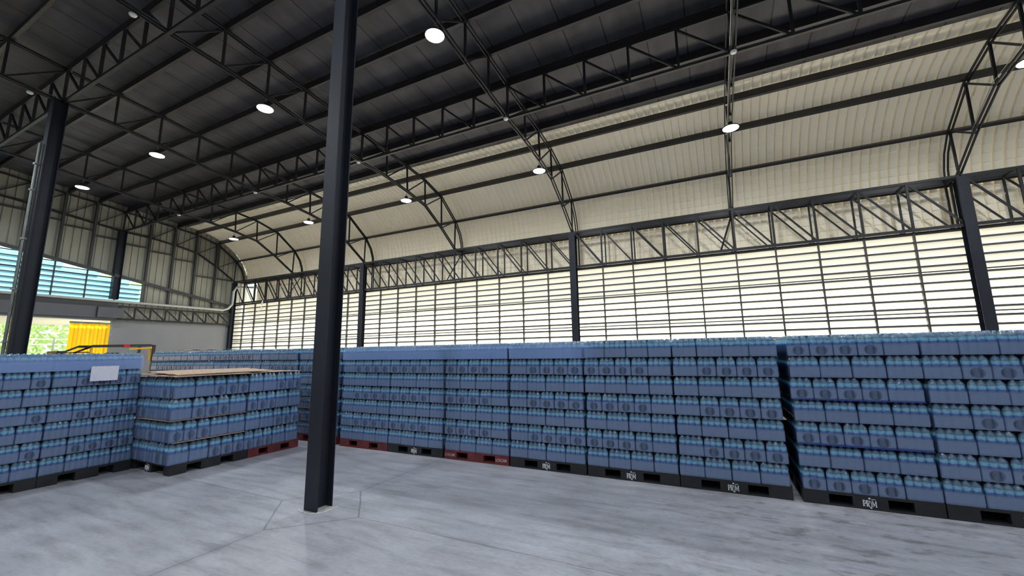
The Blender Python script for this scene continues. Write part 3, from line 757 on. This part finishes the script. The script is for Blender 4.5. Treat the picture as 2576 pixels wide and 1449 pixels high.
def stack(loc, rz, w, d, layers, pats, sdesc, pal, group, z0=PALH, pitch=.2235, sel=None, sx=1.0, logo=True, merged=None, sides=(1, 1)):
    """front face of one pallet load, local x to the viewer's right"""
    c, s_ = math.cos(rz), math.sin(rz)
    P_ = lambda x, y, z: (loc[0]+x*c-y*s_, loc[1]+x*s_+y*c, z)
    for k in range(layers):
        keys = pats[k]; ws = [KINDS[q]['r']*2*KINDS[q]['n']*sx for q in keys]; gap = (w-sum(ws))/(len(keys)-1) if len(keys) > 1 else 0
        gap = min(gap, .012); x = (w-sum(ws)-gap*(len(keys)-1))/2; jit = R.uniform(-.008, .008)
        for j, q in enumerate(keys):
            p = P_(x+jit+R.uniform(-.002, .002), R.uniform(0, .008), z0+k*pitch)
            if merged or (sel and not sel(k, j)):
                if merged is not None and merged(k) is False: pass
                else: merged_pack(q, p, rz, sx)
            else:
                wd = 'wide' if len(keys) == 4 or q in 'lL' else 'narrow'
                pos = ('leftmost' if j == 0 else 'rightmost' if j == len(keys)-1 else ORD[j]+' from left')
                put_pack(q, p, rz, '%s bottle pack %s in %s layer, %s' % (wd, pos, (LAYN[k] if layers == 7 else ['bottom', 'second', 'third', 'top'][k]), sdesc), group, sx)
            x += ws[j]+gap
G_ = 'packs of small water bottles on pallets'
A = 'llll'
def pats(B, inv=False): return [(B if (k % 2 == 1) != inv else A) for k in range(7)]
YF = 5.30
# name, x0, pattern, pallet colour, load description
ROW = [(-12.66, 'lssss', 'black', False), (-11.58, 'ssssl', 'black', False), (-10.50, 'lssss', 'red', True), (-9.40, 'ssssl', 'black', True), (-8.30, 'lssss', 'red', False),
       (-7.18, 'ssssl', 'red', False), (-5.96, 'lssss', 'red', False), (-4.87, 'ssssl', 'black', False), (-3.76, 'ssssl', 'red', False), (-2.655, 'lssss', 'black', False),
       (-1.555, 'ssssl', 'black', False), (-.465, 'lssss', 'black', False), (.70, 'ssssl', 'black', True), (1.79, 'lssss', 'black', False)]
DESC = {5: 'behind the foreground column', 6: 'first load right of the foreground column', 7: 'load between the two red pallets', 8: 'on the lettered red pallet',
        9: 'next right of lettered red pallet', 10: 'second right of lettered red pallet', 11: 'load left of the tall dark gap', 12: 'load right of the tall dark gap', 13: 'load at the right edge'}
PD = {0: 'farthest pallet of the long row, mostly hidden', 1: 'hidden pallet second from the far end of the row', 2: 'hidden pallet third from the far end of the row', 3: 'hidden pallet fourth from the far end of the row',
      4: 'hidden pallet behind the half-height stack', 5: 'dark red pallet directly behind the foreground column', 6: 'dark red unlettered pallet just right of the foreground column', 7: 'black pallet with white logo between two red pallets',
      8: 'dark red pallet with white lettering at both ends', 9: 'black logo pallet touching the lettered red one', 10: 'black logo pallet, second right of the lettered red one',
      11: 'black logo pallet left of the tall dark gap', 12: 'black logo pallet right of the tall dark gap', 13: 'black pallet cut by the right picture edge'}
PW = 1.07
for i, (x0, pt, colr, inv) in enumerate(ROW):
    w = PW
    if i >= 5:
        pallet((x0-.005, YF+.01 if i != 5 else YF+.05, 0), 0, w+.01, 1.05, colr, PD[i], logo=(i not in (5, 6)))
    else: pallet((x0-.005, YF+.01, 0), 0, w+.01, 1.05, colr, PD[i], logo=False)
    if i >= 6: stack((x0, YF, 0), 0, w, 1.0, 7, pats(pt, inv), DESC[i], colr, G_)
    elif i == 5: stack((x0, YF+.04, 0), 0, w, 1.0, 7, pats(pt, inv), DESC[i], colr, G_, merged=lambda k: True)
    else: stack((x0, YF, 0), 0, w, 1.0, 7, pats(pt, inv), '', colr, G_, merged=lambda k: k >= 4)
    core((x0, YF, 0), 0, w, 1.05, PALH, 7, .2235, SMR, SMH)
XLS = -7.55
for i, (y0, d_) in enumerate(((2.165, 'left stack with paper sheet'), (1.26, 'load at the left edge'))):
    pallet((XLS, y0, 0), PI/2, .90, 1.0, 'black', ['black pallet under the left stack with the paper sheet', 'black pallet cut by the left picture edge'][i], logo=False, rail=False)
    stack((XLS, y0, 0), PI/2, .895, 1.0, 7, pats('sssls' if i else 'lssss'), d_, 'black', G_, pitch=.2125, sx=.84)
    core((XLS, y0, 0), PI/2, .895, 1.0, PALH, 7, .2125, .0277, .208)
# half-height stack of large bottles, two pallets deep
XM = -6.60
GL = 'packs of large water bottles on the half-height stack'
pallet((XM, 3.10, 0), PI/2, 1.01, 1.08, 'black', 'black pallet at the near corner of the half-height stack', logo=False, rail=False)
o = link('printed_logo', LOGO, None, (0, 0, 0)); pp = [q for q in bpy.data.objects if q.name.startswith('pallet') and q.type == 'EMPTY'][-1]
o.parent = pp; o.rotation_euler = (0, 0, -PI/2); o.location = (-.001, .62, .03); o.scale = (.088, 1, .088); o['label'] = 'white printed logo PRIM'
pallet((XM, 4.12, 0), PI/2, .86, .95, 'red', 'dark red pallet at the far end of the half-height stack', logo=False)
LP = [['LLTTT', 'TTTLL', 'LTTTL', 'LLTTT'], ['TTTLL', 'LLTTT', 'TTTLL', 'LLTTT']]
for j, (y0, wd, ds) in enumerate(((3.07, .985, 'near half of the half-height stack'), (4.065, .905, 'far half of the half-height stack'))):
    sx = wd/(.082*12)
    stack((XM, y0, 0), PI/2, wd, .9, 4, LP[j], ds, '', GL, z0=PALH, pitch=.288, sx=sx*.985)
stack((-7.715, 3.07, 0), 0, .935, .2, 4, ['LLLT', 'LLTL', 'LTLL', 'LLLT'], 'end face of the half-height stack', '', GL, z0=PALH, pitch=.288, sx=1.02)
c_ = REST['cv']; c_.box(-7.50, -6.80, 3.26, 4.93, PALH, 1.26)
for i in range(14): c_.box(-12.6+i*1.12, -12.6+i*1.12+1.05, 6.48, 7.5, PALH, PALH+7*.2235-.02)  # unseen plain boxes added to block louvre light through the gaps
for i in range(14): c_.box(-12.6+i*1.12, -12.6+i*1.12+1.1, 6.5, 7.48, 0, PALH)  # lower part of the same added light-blocking row
b = REST
bo = b['bv'].mesh('bottles', M_bottle, True); fo = b['fv']
# one object: bottles, film and the mass behind, with the added light-blocking row
cv = b['cv']; allm = MB(); base = 0; mats_i = []
for mb, mi in ((b['bv'], 0), (b['fv'], 1), (cv, 2)):
    o0 = len(allm.v); allm.v += mb.v; allm.f += [tuple(o0+k for k in f) for f in mb.f]; mats_i += [mi]*len(mb.f)
me = allm.mesh('stacked_bottle_packs', [M_bottle, M_film, mat('packs_behind', (.05, .09, .16), .5)])
hz = list(b['bv'].a)+[0]*(len(b['fv'].v)+len(cv.v)); fa = [0]*len(b['bv'].v)+list(b['fv'].a)+[0]*len(cv.v)
for nme, arr in (('hz', hz), ('fa', fa)):
    at = me.attributes.new(nme, 'FLOAT', 'POINT'); at.data.foreach_set('value', arr)
me.polygons.foreach_set('material_index', mats_i); me.polygons.foreach_set('use_smooth', [q < 2 for q in mats_i])
tag(link('stacked_bottle_packs', me), 'remaining blue bottle packs far back and behind the front faces, plus added light-blocking boxes', 'bottle packs', kind='stuff')

# pale stretch film around the top layer of some loads
def wrap(x0, x1, z0, z1, y, label, rz=0, loc=(0, 0, 0), fade=0):
    t = MB(); t.a = []; t.an = 'fa'; n = int((x1-x0)/.022); rows = []
    for z, yo, fa in ((z0, -.004, 1), (z0+(z1-z0)*.5, -.010, 1), (z0+(z1-z0)*.66, -.009, .5), (z1-.03, .008, .3), (z1-.004, .03, .3)):
        r_ = []
        for j in range(n+1):
            x = x0+(x1-x0)*j/n; r_.append(len(t.v)); t.v.append((x, y+yo+.002*math.sin(j*2*PI/3)+.0015*math.sin(j*.9), z)); t.a.append(fa*min(1, (x1-x)/fade if fade else 1))
        rows.append(r_)
    for A_, B_ in zip(rows, rows[1:]):
        for j in range(n): t.f.append((A_[j], A_[j+1], B_[j+1], B_[j]))
    o = t.build('stretch_film_band', M_stretch, None, True, loc); o.rotation_euler = (0, 0, rz); tag(o, label, 'stretch film'); return o
ZT = PALH+6*.2235
wrap(-5.97, -2.68, ZT-.01, ZT+.215, YF-.006, 'pale blue stretch film around the top layer right of the foreground column')
wrap(-2.65, -1.30, ZT-.01, ZT+.215, YF-.006, 'pale blue stretch film end piece over the load beside the lettered red pallet', fade=.45)
ZL = PALH+6*.2125
wrap(0, 1.81, ZL-.01, ZL+.205, -.008, 'pale blue stretch film around the top layer of the left stack', PI/2, (XLS, 1.25, 0))
# paper sheet stuck on the left stack
b = MB(); n = 8
for j in range(n):
    a0, a1 = j/n, (j+1)/n; f = lambda a: .012*math.sin(a*PI)**2
    b.quad([(XLS+.036+f(a0), 2.50+.285*a0, 1.25), (XLS+.036+f(a1), 2.50+.285*a1, 1.255), (XLS+.036+f(a1), 2.50+.285*a1, 1.452), (XLS+.036+f(a0), 2.50+.285*a0, 1.445)])
tag(b.build('paper_sheet', M_paper), 'blank white paper sheet stuck on the left bottle stack', 'paper')
# cardboard and plastic slip sheets
def sheet(x0, x1, y0, y1, z, mt, label, name='slip_sheet', t=.004, wav=.0, tilt=0):
    b = MB(); nx = 14; ny = 6; g = []
    for i in range(nx+1):
        for j in range(ny+1):
            g.append(len(b.v)); b.v.append((x0+(x1-x0)*i/nx, y0+(y1-y0)*j/ny, z+wav*math.sin(i*1.7+j*.9)+tilt*(1-i/nx)))
    k = len(b.v); b.v += [(x, y, zz+t) for x, y, zz in b.v[:k]]
    for i in range(nx):
        for j in range(ny):
            q = i*(ny+1)+j; b.f.append((q, q+1, q+ny+2, q+ny+1)); b.f.append((q+k, q+ny+1+k, q+ny+2+k, q+1+k))
    for i in range(nx):
        for q, e in ((i*(ny+1), 0), (i*(ny+1)+ny, 1)): b.f.append((q, q+ny+1, q+ny+1+k, q+k))
    for j in range(ny):
        for q in (j, nx*(ny+1)+j): b.f.append((q, q+1, q+1+k, q+k))
    tag(b.build(name, mt), label, 'sheet')
zt = PALH+4*.288
sheet(-7.66, -6.57, 3.045, 4.05, zt+.002, M_card, 'large brown cardboard sheet on the near half of the half-height stack', 'cardboard_sheet', .012, .002, .022)
sheet(-7.50, -6.63, 4.07, 4.96, zt+.001, M_card, 'brown cardboard sheet on the far half of the half-height stack', 'cardboard_sheet', .006, .004)
sheet(-7.52, -6.66, 3.10, 4.5, zt+.024, M_card, 'upper loose cardboard sheet on the near half-height stack', 'cardboard_sheet', .010, .003, .036)
sheet(-7.53, -6.60, 3.055, 4.05, PALH+2*.288-.009, M_card, 'cardboard layer sheet in the middle of the half-height stack')
sheet(-7.50, -6.585, 3.10, 4.05, PALH+1*.288-.009, M_card, 'cardboard layer sheet above the bottom tier of the half-height stack')
for i, (si, lay, ds) in enumerate(((8, 6, 'lettered red pallet load, under the top layer'), (8, 5, 'lettered red pallet load, under the sixth layer'), (7, 3, 'black load between red pallets, mid height'),
                                 (9, 4, 'load right of the lettered red pallet'), (11, 3, 'load left of the dark gap, mid height'), (10, 5, 'second load right of the red pallet'), (10, 3, 'second load right of the red pallet, lower'), (8, 0, 'lettered red pallet deck'))):
    x0 = ROW[si][0]; sheet(x0+.55, x0+PW+.028, YF+.05, YF+1.0, PALH+lay*.2235-.0045, M_card, 'brown cardboard slip sheet corner in the '+ds)
for lay, ds in ((4, 'upper'), (2, 'lower')):
    sheet(.72, 1.765, YF-.01, YF+1.0, PALH+lay*.2235-.005, M_bluesheet, '%s blue plastic slip sheet in the load right of the dark gap' % ds)
sheet(-11.7, -9.4, YF+.12, YF+.9, 1.702, M_card, 'crumpled cardboard on top of the far yellow-lit packs', 'cardboard_sheet', .006, .007, 0.03)

# small things at the far corner
b = MB(); b.tube([(-19.7, 12.42, 4.26), (-19.7, 12.38, 4.1), (-19.7, 12.36, 3.82), (-19.72, 12.3, 3.76), (-19.85, 12.3, 3.74)], .025, 6)
tag(b.build('bracket_pipe', M_white), 'small white hooked pipe hanging before the far louvres', 'pipe')
